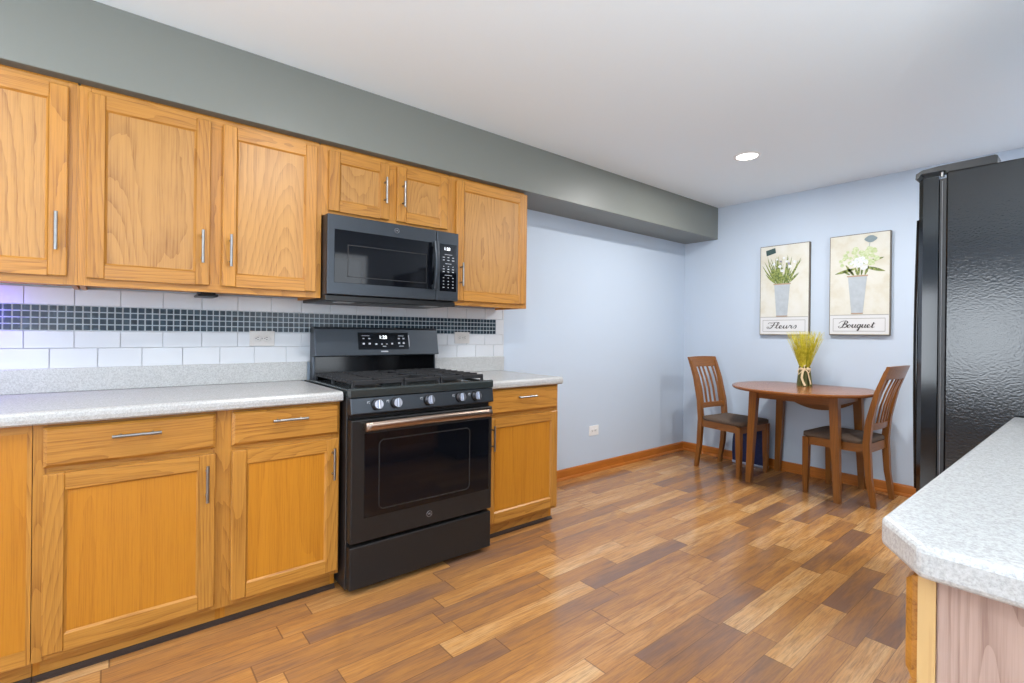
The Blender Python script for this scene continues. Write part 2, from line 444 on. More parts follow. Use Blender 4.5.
# tiled backsplash
TY0, TY1 = -2.2, 1.425
bs = MB().box(0, 0.004, TY0, TY1, 1.012, 1.36)
bs_o = struct(bs.build('backsplash', 'grout'), 'white tile backsplash with a dark glass mosaic band')
m = MB(); g = 0.0022; TW = 0.1555
def tilerow(z0, z1, y_off):
    k = math.floor((TY0-y_off)/TW)
    y = y_off+k*TW
    while y < TY1:
        a, b_ = max(y+g/2, TY0), min(y+TW-g/2, TY1)
        if b_-a > 0.004: m.box(0.004, 0.0095, a, b_, z0+g/2, z1-g/2, bev=0.0012)
        y += TW
tilerow(1.283, 1.358, -1.078); tilerow(1.100, 1.174, -1.078); tilerow(1.013, 1.100, -1.0)
m.box(0.004, 0.0095, 1.352, TY1, 1.175, 1.282, bev=0.0012)
m.build('wall_tile', 'tile', bs_o)
m = MB().box(0.004, 0.0065, TY0, 1.35, 1.174, 1.283, 0)
n = 4; c = 0.02705
y = 1.35-c
while y > TY0:
    for k in range(n):
        m.box(0.0065, 0.0098, y+0.0026, y+c-0.0026, 1.1755+k*0.0268+0.0023, 1.1755+(k+1)*0.0268-0.0023, 1)
    y -= c
m.build('mosaic_band', ['grout_light', 'mosaic'], bs_o)

# ------------------------------------------------------------------ cabinetry
def bar_pull(parent, p, axis, length=0.14, out=(1, 0, 0), mat='nickel', name='handle'):
    o_ = Vector(out); p = Vector(p); a = Vector({'y': (0, 1, 0), 'z': (0, 0, 1)}[axis])
    m = MB(); q = p+o_*0.032
    m.cyl(q-a*length/2, q+a*length/2, 0.0058, n=14)
    for s in (-1, 1): m.cyl(p+a*s*length*0.33, q+a*s*length*0.33, 0.0045, n=10)
    return m.build(name, mat, parent)

def door(parent, x, y0, y1, z0, z1, handle=None, panel='oak_panel', fw=0.055, th=0.02, name='door'):
    """frame-and-panel door, back at x, facing +x"""
    m = MB(); e = 0.0035
    m.box(x, x+th, y0, y0+fw, z0, z1, 0, e); m.box(x, x+th, y1-fw, y1, z0, z1, 0, e)
    m.box(x, x+th-0.0006, y0+fw, y1-fw, z0, z0+fw, 1, 0); m.box(x, x+th-0.0006, y0+fw, y1-fw, z1-fw, z1, 1, 0)
    # sloped sticking round the panel
    i0, i1, k0, k1 = y0+fw, y1-fw, z0+fw, z1-fw; s = 0.007; xa, xb = x+th-0.001, x+th-0.009
    A = [(xa, i0, k0), (xa, i1, k0), (xa, i1, k1), (xa, i0, k1)]
    B = [(xb, i0+s, k0+s), (xb, i1-s, k0+s), (xb, i1-s, k1-s), (xb, i0+s, k1-s)]
    va = [m.bm.verts.new(p) for p in A]; vb = [m.bm.verts.new(p) for p in B]
    for i in range(4):
        f = m.bm.faces.new([va[i], va[(i+1) % 4], vb[(i+1) % 4], vb[i]]); f.material_index = 1 if i in (0, 2) else 0
    m.box(x+0.004, xb+0.0003, i0, i1, k0, k1, 2)
    d = m.build(name, ['oak_v', 'oak_h', panel], parent, recalc=False)
    if handle:
        hy, hz, ax = handle
        bar_pull(d, (x+th, hy, hz), ax)
    return d
def drawer(parent, x, y0, y1, z0, z1, hz=None, th=0.02, pull=True):
    m = MB(); s = 0.010
    m.poly([(y0, z0), (y1, z0), (y1, z1), (y0, z1)], 'x', x, x+th*0.55)
    A = [(x+th*0.55, y0, z0), (x+th*0.55, y1, z0), (x+th*0.55, y1, z1), (x+th*0.55, y0, z1)]
    B = [(x+th, y0+s, z0+s), (x+th, y1-s, z0+s), (x+th, y1-s, z1-s), (x+th, y0+s, z1-s)]
    m.sweep([A, B])
    d = m.build('drawer', 'oak_h', parent)
    if pull: bar_pull(d, (x+th, (y0+y1)/2, hz or (z0+z1)/2), 'y')
    return d
def frame(parent, x, y0, y1, z0, z1, sl, sr, rb, rt, mids=(), vmids=(), mats=('oak_v', 'oak_h')):
    """face frame: stiles sl/sr wide, rails rb/rt, mids = (z0,z1) rails, vmids = (y0,y1) stiles"""
    m = MB(); t = 0.019
    m.box(x-t, x, y0, y0+sl, z0, z1, 0); m.box(x-t, x, y1-sr, y1, z0, z1, 0)
    m.box(x-t, x-0.0004, y0+sl, y1-sr, z0, z0+rb, 1); m.box(x-t, x-0.0004, y0+sl, y1-sr, z1-rt, z1, 1)
    for a, b in mids: m.box(x-t, x-0.0004, y0+sl, y1-sr, a, b, 1)
    for a, b in vmids: m.box(x-t, x, a, b, z0+rb, z1-rt, 0)
    return m.build('face_frame', list(mats), parent)

def base_cabinet(label, y0, y1, dy0, dy1, hside, end_right=False, depth=0.60, loc_x=0.0):
    t = thing('base_cabinet', label, 'cabinet', (loc_x, y0, 0), 0, 'oak base cabinets')
    w_ = y1-y0; dx = depth
    m = MB()
    for y in (0, w_-0.018): 
        m.poly([(0.02, 0.0), (dx-0.050, 0.0), (dx-0.050, 0.085), (dx-0.019, 0.085), (dx-0.019, 0.868), (0.02, 0.868)], 'y', y, y+0.018)
    m.box(0.02, dx-0.019, 0.018, w_-0.018, 0.085, 0.10); m.box(0.02, 0.03, 0.018, w_-0.018, 0.10, 0.868)
    m.build('carcass', 'oak_flat', t)
    MB().box(dx-0.064, dx-0.0505, 0.0, w_-(0.0 if not end_right else 0.0), 0.0, 0.085).build('toe_kick', 'oak_h', t)
    m = MB(); m.poly([(dx-0.0505, 0), (dx-0.036, 0), (dx-0.037, 0.008), (dx-0.043, 0.013), (dx-0.0465, 0.017), (dx-0.0505, 0.018)], 'y', 0.0, w_)
    m.build('kick_strip', 'kick', t)
    frame(t, dx, 0, w_, 0.085, 0.870, 0.038, 0.038, 0.045, 0.030, [(0.695, 0.735)])
    drawer(t, dx, dy0-y0, dy1-y0, 0.724, 0.858, 0.812)
    hy = (dy1-y0-0.030) if hside > 0 else (dy0-y0+0.030)
    door(t, dx, dy0-y0, dy1-y0, 0.106, 0.702, (hy, 0.595, 'z'), panel='oak_flat')
    return t
base_cabinet('oak base cabinet with drawer, second cabinet from the photo left edge', -0.995, -0.45, -0.970, -0.480, 1)
base_cabinet('oak base cabinet with drawer touching the left side of the stove', -0.45, 0.010, -0.424, 0.003, 1)
base_cabinet('short oak base cabinet with drawer to the right of the stove', 0.811, 1.398, 0.834, 1.384, -1, True)
t = thing('corner_cabinet', 'plain oak corner cabinet front without door at the photo left edge', 'cabinet', (0, -2.2, 0), 0)
w_ = 1.203
m = MB().box(0.02, 0.581, 0, w_, 0.085, 0.868); m.box(0.02, 0.536, 0, w_, 0, 0.085); m.build('carcass', 'oak_flat', t)
frame(t, 0.60, 0, w_, 0.085, 0.870, 0.04, 0.012, 0.05, 0.03)
MB().box(0.582, 0.598, 0.04, w_-0.012, 0.135, 0.84).build('front_panel', 'oak_flat', t)
MB().box(0.536, 0.5495, 0, w_, 0, 0.085).build('toe_kick', 'oak_h', t)
m = MB(); m.poly([(0.5495, 0), (0.564, 0), (0.563, 0.008), (0.557, 0.013), (0.5535, 0.017), (0.5495, 0.018)], 'y', 0, w_)
m.build('kick_strip', 'kick', t)

def wall_cabinet(label, y0, y1, z0, z1, doors, stile=0.026, fx=0.328, name='wall_cabinet'):
    t = thing(name, label, 'cabinet', (0, y0, z0), 0, 'oak wall cabinets')
    w_, h_ = y1-y0, z1-z0
    m = MB()
    for y in (0.004, w_-0.020): m.box(0.010, fx-0.019, y, y+0.016, 0.0, h_)
    m.box(0.010, fx-0.019, 0.020, w_-0.020, 0.014, 0.030); m.box(0.010, fx-0.019, 0.020, w_-0.020, h_-0.02, h_)
    m.box(0.010, 0.016, 0.020, w_-0.020, 0.030, h_-0.02); m.box(0.010, fx-0.030, 0.004, w_-0.004, h_, 2.130-z0)
    m.build('carcass', 'oak_flat', t)
    v = []
    if len(doors) == 2: v = [(doors[0][1]-y0-0.012, doors[1][0]-y0+0.012)]
    frame(t, fx, 0, w_, 0, h_, stile+0.014, stile+0.014, 0.036, 0.05, vmids=v)
    for (a, b, hs, hz0, hz1, dz0, dz1) in doors:
        hy = (b-0.030 if hs > 0 else a+0.030)-y0
        door(t, fx, a-y0, b-y0, dz0-z0, dz1-z0, (hy, (hz0+hz1)/2-z0, 'z'), panel='oak_panel')
    return t
ZT = 2.112
wall_cabinet('oak wall cabinet at the photo left edge, door cut off by the frame', -1.75, -0.9028, 1.350, ZT,
             [(-1.72, -1.345, -1, 1.475, 1.612, 1.380, 2.092), (-1.325, -0.931, 1, 1.475, 1.612, 1.380, 2.092)])
wall_cabinet('wide two door oak wall cabinet to the left of the microwave', -0.9022, 0.0072, 1.350, ZT,
             [(-0.877, -0.470, 1, 1.472, 1.609, 1.378, 2.092), (-0.424, -0.020, -1, 1.466, 1.604, 1.378, 2.092)])
wall_cabinet('short two door oak wall cabinet directly above the microwave', 0.0078, 0.7652, 1.766, ZT,
             [(0.038, 0.362, 1, 1.865, 2.012, 1.790, 2.094), (0.408, 0.732, -1, 1.865, 2.012, 1.790, 2.094)])
wall_cabinet('single door oak wall cabinet to the right of the microwave, end of the row', 0.7658, 1.362, 1.350, ZT,
             [(0.792, 1.338, -1, 1.458, 1.606, 1.378, 2.098)])
m = MB(); m.box(0.05, 0.20, -0.495, -0.415, 1.338, 1.349, bev=0.003); m.box(0.06, 0.19, -0.485, -0.425, 1.349, 1.3635)  # dark bracket block at the joint under the cabinet, no lamp
tag(m.build('cabinet_bracket', 'black_plastic'), 'small dark bracket under the wide wall cabinet', 'bracket')

# countertops
def counter(name, label, y0, y1):
    m = MB()
    pr = [(0.0, 0.870), (0.630, 0.870), (0.638, 0.876), (0.640, 0.890), (0.639, 0.903), (0.634, 0.911), (0.625, 0.914), (0.0, 0.914)]
    m.poly(pr, 'y', y0, y1, bev=0.0)
    o = tag(m.build(name, 'laminate'), label, 'countertop', 'speckled laminate countertops')
    return o
c1 = counter('countertop', 'long speckled white countertop to the left of the stove', -2.2, 0.012)
MB().box(0.0, 0.020, -2.2, 0.040, 0.914, 1.016, bev=0.003).build('backsplash_lip', 'laminate', c1)
c2 = counter('countertop', 'short speckled countertop to the right of the stove', 0.811, 1.407)
MB().box(0.0, 0.020, 0.811, 1.424, 0.914, 1.018, bev=0.003).build('backsplash_lip', 'laminate', c2)

# peninsula run in front of the fridge: faces the stove (-x)
px0 = 2.667
units = [(1.107, 1.635), (0.577, 1.105), (0.047, 0.575)]
labels = ['oak base cabinet of the right counter, nearest the fridge', 'oak base cabinet in the middle of the right counter run',
          'oak base cabinet with pale end panel at the near end of the right counter']
for (a, b_), lb in zip(units, labels):
    t = thing('base_cabinet', lb, 'cabinet', (XR, b_, 0), PI, 'oak base cabinets')
    dx = XR-px0; w_ = b_-a; near = (a < 0.1)
    m = MB(); m.box(0.0, dx-0.02, 0, w_-(0.012 if near else 0), 0.085, 0.868); m.box(0.0, dx-0.075, 0, w_-(0.012 if near else 0), 0, 0.085)
    m.build('carcass', 'oak_flat', t)
    frame(t, dx, 0, w_, 0.085, 0.870, 0.038, 0.038, 0.045, 0.030, [(0.685, 0.725)], mats=(('oak_pale' if near else 'oak_v'), 'oak_h'))
    drawer(t, dx, 0.02, w_-0.026, 0.708, 0.852, 0.79, pull=False)
    door(t, dx, 0.02, w_-0.026, 0.106, 0.690, None, panel='oak_flat')
    if near:
        MB().box(0.0, dx-0.0195, w_-0.012, w_-0.004, 0, 0.868).build('end_panel', 'oak_pink', t)
        MB().box(dx-0.075, dx-0.065, 0, w_, 0, 0.085).build('toe_kick', 'oak_trim', t)
m = MB()
m.poly([(2.610, 1.640), (2.610, 0.108), (2.672, 0.018), (XR, 0.018), (XR, 1.640)], 'z', 0.870, 0.914, bev=0.009, seg=3, smooth=False)
tag(m.build('countertop', 'laminate'), 'speckled countertop with clipped corner in the right foreground', 'countertop', 'speckled laminate countertops')

# ------------------------------------------------------------------ range
SY, SW = 0.022, 0.785
st = thing('gas_range', 'black stainless gas range with bronze oven handle between the base cabinets', 'stove', (0, SY, 0))
m = MB(); m.box(0.03, 0.655, 0, SW, 0.022, 0.893, bev=0.003)
m.build('body', 'black_side', st)
for x in (0.09, 0.58):
    for y in (0.05, SW-0.05):
        MB().lathe([(0.018, 0), (0.020, 0.006), (0.012, 0.012), (0.012, 0.023)], (x+0.03, y, 0), n=14).build('foot', 'black_plastic', st)
# cooktop with raised rim and rolled front
m = MB()
pr = [(0.03, 0.889), (0.700, 0.889), (0.704, 0.892), (0.705, 0.922), (0.701, 0.929), (0.692, 0.931), (0.676, 0.929), (0.658, 0.916), (0.03, 0.916)]
m.poly(pr, 'y', 0, SW)
m.box(0.10, 0.66, 0.0, 0.022, 0.914, 0.925, bev=0.004); m.box(0.10, 0.66, SW-0.022, SW, 0.914, 0.925, bev=0.004)
m.build('cooktop', 'cooktop', st)
# control panel
m = MB(); pr = [(0.655, 0.888), (0.700, 0.887), (0.712, 0.818), (0.707, 0.813), (0.655, 0.813)]
m.poly(pr, 'y', 0, SW, bev=0.002)
cp = m.build('control_panel', 'black_stainless', st)
nrm = Vector((0.072, 0, 0.012)).normalized()
ks = [0.120, 0.214, 0.388, 0.571, 0.668]
for i, ky in enumerate(ks):
    m = MB()
    for dy in (-0.040, ):
        c = Vector((0.7062, ky+dy, 0.868))
        m.box(c.x-0.0008, c.x+0.0010, c.y-0.006, c.y+0.006, c.z-0.0015, c.z+0.0015)
        m.box(c.x-0.0008, c.x+0.0010, c.y-0.006, c.y-0.004, c.z-0.008, c.z)
        m.box(c.x-0.0008, c.x+0.0010, c.y+0.002, c.y+0.006, c.z-0.009, c.z-0.006)
    m.build('burner_mark', 'mark_white', cp)
for ky in ks:
    c = Vector((0.706, ky, 0.853)); m = MB()
    m.cyl(c, c+nrm*0.007, 0.027, 0.026, n=28, mat=0); m.cyl(c+nrm*0.007, c+nrm*0.028, 0.0235, 0.0205, n=28, mat=1)
    g0 = c+nrm*0.028
    k = m.build('knob', ['black_plastic', 'steel_knob'], st)
    m = MB(); m.box(0, 0.014, -0.0055, 0.0055, -0.021, 0.021, 0, 0.002)
    m.box(0.0135, 0.0145, -0.001, 0.001, -0.019, 0.019, 1)
    for v in m.bm.verts: v.co = Matrix.Rotation(-0.16, 3, 'Y') @ v.co + g0
    m.build('grip', ['steel_knob', 'black_plastic'], k)
# vent slot strip, oven door, drawer
MB().box(0.655, 0.672, 0.006, SW-0.006, 0.792, 0.813).build('vent_strip', 'black_plastic', st)
m = MB(); m.box(0.657, 0.704, 0.003, SW-0.003, 0.238, 0.790, bev=0.006, seg=2)
od = m.build('oven_door', 'slate_dark', st)
MB().box(0.7035, 0.7062, 0.064, SW-0.026, 0.345, 0.725, bev=0.001).build('window_glass', 'glass_black', od)
m = MB(); wy0, wy1, wz0, wz1, f = 0.135, 0.635, 0.372, 0.690, 0.004
wo = [(wy0, wz0), (wy1, wz0), (wy1, wz1), (wy0, wz1)]
rr_ = 0.024; path = []
for cy_, cz_, a_ in ((wy1-rr_, wz1-rr_, 0), (wy0+rr_, wz1-rr_, 90), (wy0+rr_, wz0+rr_, 180), (wy1-rr_, wz0+rr_, 270)):
    for i in range(7):
        q = math.radians(a_+15*i); path.append((0.7058, cy_+rr_*math.cos(q), cz_+rr_*math.sin(q)))
m.tube(path+[path[0]], 0.0030, n=6, caps=False)
m.build('window_trim', 'slate_dark', od)
m = MB(); pts = []
for i in range(25):
    u = i/24; y = 0.050+u*(SW-0.094)
    pts.append((0.752+0.014*math.sin(PI*u), y, 0.764+0.006*math.sin(PI*u)))
secs = []
for p in pts:
    secs.append([(p[0]+0.010*math.cos(2*PI*k/12), p[1], p[2]+0.020*math.sin(2*PI*k/12)) for k in range(12)])
m.sweep(secs, smooth=True)
for y in (0.066, SW-0.058): m.box(0.700, 0.752, y-0.012, y+0.012, 0.752, 0.776, bev=0.004)
m.build('oven_handle', 'bronze', od)
m = MB(); c = (0.7045, 0.400, 0.292)
m.lathe([(0.0150, -0.0008), (0.0150, 0.0006), (0.0135, 0.0008)], (0, 0, 0), n=28, mat=1)
m.tube([(0.0142*math.cos(2*PI*i/28), 0.0142*math.sin(2*PI*i/28), 0.0008) for i in range(29)], 0.0009, n=6)
m.tube([(-0.004, -0.004, 0.001), (-0.006, 0.002, 0.001), (-0.001, 0.005, 0.001), (0.001, 0, 0.001), (-0.003, -0.002, 0.001)], 0.0009, n=6)
m.tube([(0.006, 0.004, 0.001), (0.003, 0.003, 0.001), (0.003, -0.004, 0.001), (0.007, -0.003, 0.001)], 0.0009, n=6)
def face_x(mb, c):
    R = Matrix(((0, 0, 1), (1, 0, 0), (0, 1, 0)))
    for v in mb.bm.verts: v.co = R @ v.co + Vector(c)
face_x(m, c); m.build('round_badge', ['steel_knob', 'slate_dark'], od)
m = MB(); m.box(0.657, 0.700, 0.003, SW-0.003, 0.030, 0.222, bev=0.006, seg=2); m.build('storage_drawer', 'slate_dark', st)
# backguard
m = MB(); pr = [(0.03, 0.914), (0.105, 0.914), (0.088, 0.945), (0.080, 1.045), (0.128, 1.048), (0.126, 1.058), (0.098, 1.200), (0.085, 1.208), (0.03, 1.208)]
m.poly(pr, 'y', 0.028, SW+0.004, bev=0.003)
bgd = m.build('backguard', 'black_stainless', st)
MB().poly([(0.104, 0.918), (0.1065, 0.918), (0.0905, 0.945), (0.0825, 1.043), (0.080, 1.043), (0.088, 0.945)], 'y', 0.040, SW-0.008).build('shaded_recess_panel', 'gloss_black', bgd)  # glossy black sheet; its black stands in for shade in the recess
def on_bg(yc, z, off=0.001):       # a point on the sloped face of the backguard
    u = (z-1.058)/(1.200-1.058); return Vector((0.126-0.028*u+off, yc, z))
tilt = Matrix.Rotation(-math.atan2(0.028, 0.142), 4, 'Y')
BGR = Matrix(((0, 0, 1, 0), (1, 0, 0, 0), (0, 1, 0, 0), (0, 0, 0, 1)))
def bgm(yc, z, off): return Matrix.Translation(on_bg(yc, z, off)) @ tilt @ BGR
m = MB(); m.box(-0.157, 0.157, -0.050, 0.050, -0.0012, 0.0012, 0, 0.0008)
m.bm.transform(bgm(0.424, 1.131, 0.0012)); dpm = m
m = MB(); m.text('1:28', 0.029, bgm(0.418, 1.152, 0.0032)); clock = m
m = dpm
for (a, z, w2_, h2) in [(-0.112, 0.030, 0.046, 0.003), (0.108, 0.030, 0.036, 0.003), (0.0, -0.031, 0.022, 0.004), (0.108, -0.031, 0.030, 0.003),
                        (-0.125, 0.014, 0.011, 0.006), (-0.09, 0.014, 0.011, 0.006), (0.095, 0.014, 0.013, 0.008), (0.125, 0.014, 0.013, 0.008),
                        (-0.125, -0.015, 0.013, 0.010), (-0.09, -0.015, 0.013, 0.010), (-0.05, -0.018, 0.013, 0.009), (-0.015, -0.018, 0.009, 0.006),
                        (0.015, -0.018, 0.009, 0.006), (0.05, -0.016, 0.012, 0.010), (0.095, -0.013, 0.013, 0.010), (0.125, -0.013, 0.013, 0.010)]:
    b_ = MB(); b_.box(-w2_/2, w2_/2, -h2/2, h2/2, 0, 0.0005); b_.bm.transform(bgm(0.424+a, 1.131+z, 0.003)); m.merge(b_.bm, 1)
dp = m.build('display_panel', ['glass_black', 'mark_white'], bgd); clock.build('clock_digits', 'led', dp)
m = MB(); m.box(-0.022, 0.022, -0.0035, 0.0035, 0, 0.0006); m.bm.transform(bgm(0.424, 1.070, 0.0006)); m.build('name_badge', 'mark_white', bgd)
m = MB(); m.box(-0.0015, 0.0015, -0.035, 0.035, 0, 0.0006); m.bm.transform(bgm(0.586, 1.131, 0.0006)); m.build('panel_edge_trim', 'steel_knob', bgd)
# burners
for (bx_, by_, br) in [(0.25, 0.155, 0.036), (0.52, 0.155, 0.046), (0.385, 0.387, 0.050), (0.25, 0.620, 0.040), (0.52, 0.620, 0.050)]:
    m = MB(); m.lathe([(br+0.022, 0.9155), (br+0.016, 0.920), (br*0.95, 0.924), (br*0.95, 0.932)], (bx_, by_, 0), n=26, mat=1)
    m.lathe([(br, 0.932), (br+0.002, 0.936), (br-0.004, 0.941), (br*0.5, 0.943)], (bx_, by_, 0), n=26, mat=0)
    m.build('burner', ['iron', 'slate_dark'], st)
def grate(y0, y1, ncross, label=None):
    m = MB(); x0, x1 = 0.120, 0.650; b = 0.0065; zt, zb = 0.960, 0.943
    m.box(x0, x1, y0, y0+2*b, zb, zt-0.008, 0, 0.003); m.box(x0, x1, y1-2*b, y1, zb, zt-0.008, 0, 0.003)
    m.box(x0, x0+2*b, y0, y1, zb, zt, 0, 0.003); m.box(x1-2*b, x1, y0, y1, zb-0.004, zt, 0, 0.003)
    for k in range(1, ncross):
        x = x0+(x1-x0)*k/ncross
        m.box(x-b*0.6, x+b*0.6, y0-0.002, y1+0.002, zb+0.004, zt+0.004, 0, 0.002)
    ym = (y0+y1)/2
    m.box(x0, x1, ym-b*0.8, ym+b*0.8, zb+0.004, zt+0.003, 0, 0.002)
    for x in (x0, x1-2*b, (x0+x1)/2-b):
        for y in (y0, y1-2*b): m.box(x, x+2*b, y, y+2*b, 0.916, zb+0.002, 0, 0.002)
    return m.build('grate', 'iron', st)
grate(0.026, 0.282, 8); grate(0.288, 0.486, 4); grate(0.492, SW-0.026, 8)

# ------------------------------------------------------------------ microwave
MY, MZ, MW, MH = 0.010, 1.352, 0.755, 0.410
mw = thing('microwave', 'black stainless over the range microwave under the short cabinet', 'microwave', (0, MY, MZ))
m = MB(); m.box(0.010, 0.372, 0.002, MW-0.002, 0.012, MH, bev=0.003); m.build('body', 'black_side', mw)
m = MB(); m.box(0.015, 0.385, 0.004, MW-0.004, -0.016, 0.012, 0, 0.002)
for a in (0.06, 0.43): m.box(0.05, 0.20, a, a+0.27, -0.019, -0.015, 1, 0.001)
m.box(0.26, 0.33, 0.08, 0.17, -0.019, -0.015, 2, 0.001); m.box(0.26, 0.33, 0.58, 0.67, -0.019, -0.015, 2, 0.001)
m.build('vent_bottom', ['black_plastic', 'gasket', 'mark_white'], mw)
m = MB(); m.box(0.374, 0.412, 0.0, 0.606, 0.014, MH-0.002, bev=0.004, seg=2); md = m.build('microwave_door', 'black_stainless', mw)
MB().box(0.4115, 0.4140, 0.034, 0.604, 0.074, 0.336, bev=0.001).build('window_glass', 'glass_black', md)
m = MB(); 
for a in [(0.10, 0.545, 0.104, 0.108), (0.10, 0.545, 0.262, 0.266), (0.10, 0.104, 0.104, 0.266), (0.541, 0.545, 0.104, 0.266)]:
    m.box(0.4138, 0.4144, *a)
m.build('window_trim', 'slate_dark', md)
m = MB(); secs = []
for i in range(21):
    u = i/20; z = 0.072+u*0.268; x = 0.442+0.016*math.sin(PI*u)
    secs.append([(x-0.008, 0.573, z), (x+0.006, 0.575, z), (x+0.008, 0.580, z), (x+0.008, 0.594, z), (x+0.006, 0.599, z), (x-0.008, 0.601, z)])
m.sweep(secs, smooth=False)
for z in (0.088, 0.324): m.box(0.412, 0.444, 0.577, 0.597, z-0.012, z+0.012, bev=0.003)
m.build('handle', 'black_stainless', md)
m = MB(); m.lathe([(0.0130, -0.0008), (0.0130, 0.0006), (0.0115, 0.0008)], (0, 0, 0), n=26, mat=1)
m.tube([(0.0122*math.cos(2*PI*i/28), 0.0122*math.sin(2*PI*i/28), 0.0008) for i in range(29)], 0.0008, n=6)
m.tube([(-0.004, -0.004, 0.001), (-0.006, 0.002, 0.001), (-0.001, 0.005, 0.001), (0.001, 0, 0.001), (-0.003, -0.002, 0.001)], 0.0008, n=6)
m.tube([(0.006, 0.004, 0.001), (0.003, 0.003, 0.001), (0.003, -0.004, 0.001), (0.007, -0.003, 0.001)], 0.0008, n=6)
face_x(m, (0.4125, 0.365, 0.372)); m.build('round_badge', ['steel_knob', 'slate_dark'], md)
m = MB(); m.box(0.374, 0.412, 0.609, MW, 0.014, MH-0.002, bev=0.004, seg=2); pn = m.build('control_panel', 'black_stainless', mw)
m = MB().box(0.4115, 0.4135, 0.630, MW-0.014, 0.068, 0.338, bev=0.001); kpm = m
FX = Matrix(((0, 0, 1, 0), (1, 0, 0, 0), (0, 1, 0, 0), (0, 0, 0, 1)))
m = MB(); m.text('1:28', 0.024, Matrix.Translation((0.4140, 0.676, 0.310)) @ FX); clock = m
m = kpm
for r_, (z, ws) in enumerate([(0.278, (0.05,)), (0.262, (.012, .012, .012)), (0.246, (.012, .014, .016)), (0.226, (0.04,)), (0.210, (.005,)*3), (0.195, (.012,)*3), (0.180, (.012,)*3),
                              (0.160, (0.05,)), (0.145, (.008,)*3), (0.126, (.008,)*3), (0.108, (.008,)*3), (0.090, (.012, .008, .012))]):
    for i, w3 in enumerate(ws):
        yc = 0.686 if len(ws) == 1 else 0.655+i*0.031
        hh = 0.0024 if len(ws) == 1 else 0.004
        m.box(0.4134, 0.4139, yc-w3/2, yc+w3/2, z-hh/2, z+hh/2, 1)
kp = m.build('keypad', ['glass_black', 'mark_white'], pn); clock.build('clock_digits', 'led', kp)

# ------------------------------------------------------------------ outlets
def outlet(label, loc, rz, plate, group=None, w_=0.120, h_=0.078):
    """horizontal duplex outlet; local: plate in the y-z plane facing +x"""
    t = thing('wall_outlet', label, 'outlet', loc, rz)
    m = MB(); m.box(0, 0.006, -w_/2, w_/2, -h_/2, h_/2, bev=0.0025, seg=2); p_ = m.build('plate', plate, t)
    for s in (-1, 1):
        m = MB(); m.lathe([(0.017, 0), (0.017, 0.0025), (0.015, 0.003)], (0, 0, 0), n=20); face_x(m, (0.0055, s*0.021, 0))
        rc = m.build('socket', plate, t)
        m = MB()
        m.box(0.0082, 0.0090, s*0.021-0.005, s*0.021+0.005, 0.0045, 0.0068); m.box(0.0082, 0.0090, s*0.021-0.004, s*0.021+0.004, -0.0068, -0.0045)
        m.cyl((0.0082, s*0.021-0.009, 0), (0.009, s*0.021-0.009, 0), 0.0026, n=10)
        m.build('slots', 'slot_dark', rc)
    MB().cyl((0.006, 0, 0), (0.0072, 0, 0), 0.003, n=10).build('screw', 'nickel', t)
    return t
outlet('putty outlet on the tiles to the left of the stove', (0.0095, -0.187, 1.143), 0, 'putty_plastic')
outlet('putty outlet on the tiles to the right of the stove', (0.0095, 1.060, 1.150), 0, 'putty_plastic')
outlet('white outlet low on the blue wall above the baseboard', (0.0, 2.428, 0.357), 0, 'white_plastic', h_=0.085)

# ------------------------------------------------------------------ fridge
fr = thing('refrigerator', 'tall black refrigerator with pebbled side at the right counter end', 'refrigerator', (2.76, 2.12, 0))
def F(x): return x-2.76
fy0, fy1 = 1.662-2.12, 2.562-2.12
m = MB(); m.box(F(2.422), F(3.14), fy0, fy1, 0.03, 1.820, bev=0.006, seg=2); m.build('cabinet_body', 'pebble', fr)
m = MB(); m.box(F(2.402), F(2.422), fy0+0.012, fy1-0.012, 0.05, 1.800); m.box(F(2.4085), F(2.4105), fy0+0.010, fy1-0.010, 0.06, 1.79, 1); m.build('gasket', ['black_plastic', 'gasket'], fr)
ymid = (fy0+fy1)/2-0.02
for a, b_ in ((fy0, ymid-0.003), (ymid+0.003, fy1)):
    m = MB(); N = 14; secs = []
    pts = [(F(2.400), a+0.004), (F(2.400), b_-0.004)]
    for i in range(N+1):
        u = i/N; y = b_-u*(b_-a); e = min(u, 1-u)
        x = 2.338-0.010*math.sin(PI*u)+(0.016*(1-math.sqrt(max(0, 1-(1-e/0.05)**2))) if e < 0.05 else 0)
        pts.append((F(x), y))
    m.poly(pts, 'z', 0.065, 1.808, bev=0.0)
    dr = m.build('fridge_door', 'gloss_black', fr)
    hy = (ymid-0.035) if a == fy0 else (ymid+0.035)
    m = MB(); hp = []
    for i in range(17):
        u = i/16; hp.append((F(2.268)-0.008*math.sin(PI*u), hy, 0.50+u*1.22))
    m.tube(hp, 0.013, n=12)
    for z in (0.53, 1.69): m.box(F(2.266), F(2.332), hy-0.011, hy+0.011, z-0.018, z+0.018, bev=0.004)
    m.build('door_handle', 'gloss_black', dr)
for yy in (fy0+0.004, fy1-0.084):
    m = MB(); pr = [(F(2.328), 1.812), (F(2.330), 1.832), (F(2.35), 1.843), (F(2.40), 1.848), (F(2.555), 1.850), (F(2.562), 1.846), (F(2.562), 1.820), (F(2.43), 1.820), (F(2.415), 1.829), (F(2.345), 1.829), (F(2.335), 1.812)]
    m.poly(pr, 'y', yy, yy+0.08, bev=0.0); m.build('hinge_cover', 'black_plastic', fr)
    m = MB(); m.cyl((F(2.408), yy+0.012, 1.806), (F(2.408), yy+0.012, 1.824), 0.007, n=12); m.build('hinge_pin', 'nickel', fr)
m = MB(); m.box(F(2.41), F(2.44), fy0+0.02, fy1-0.02, 0.012, 0.06); m.build('kick_grille', 'black_plastic', fr)
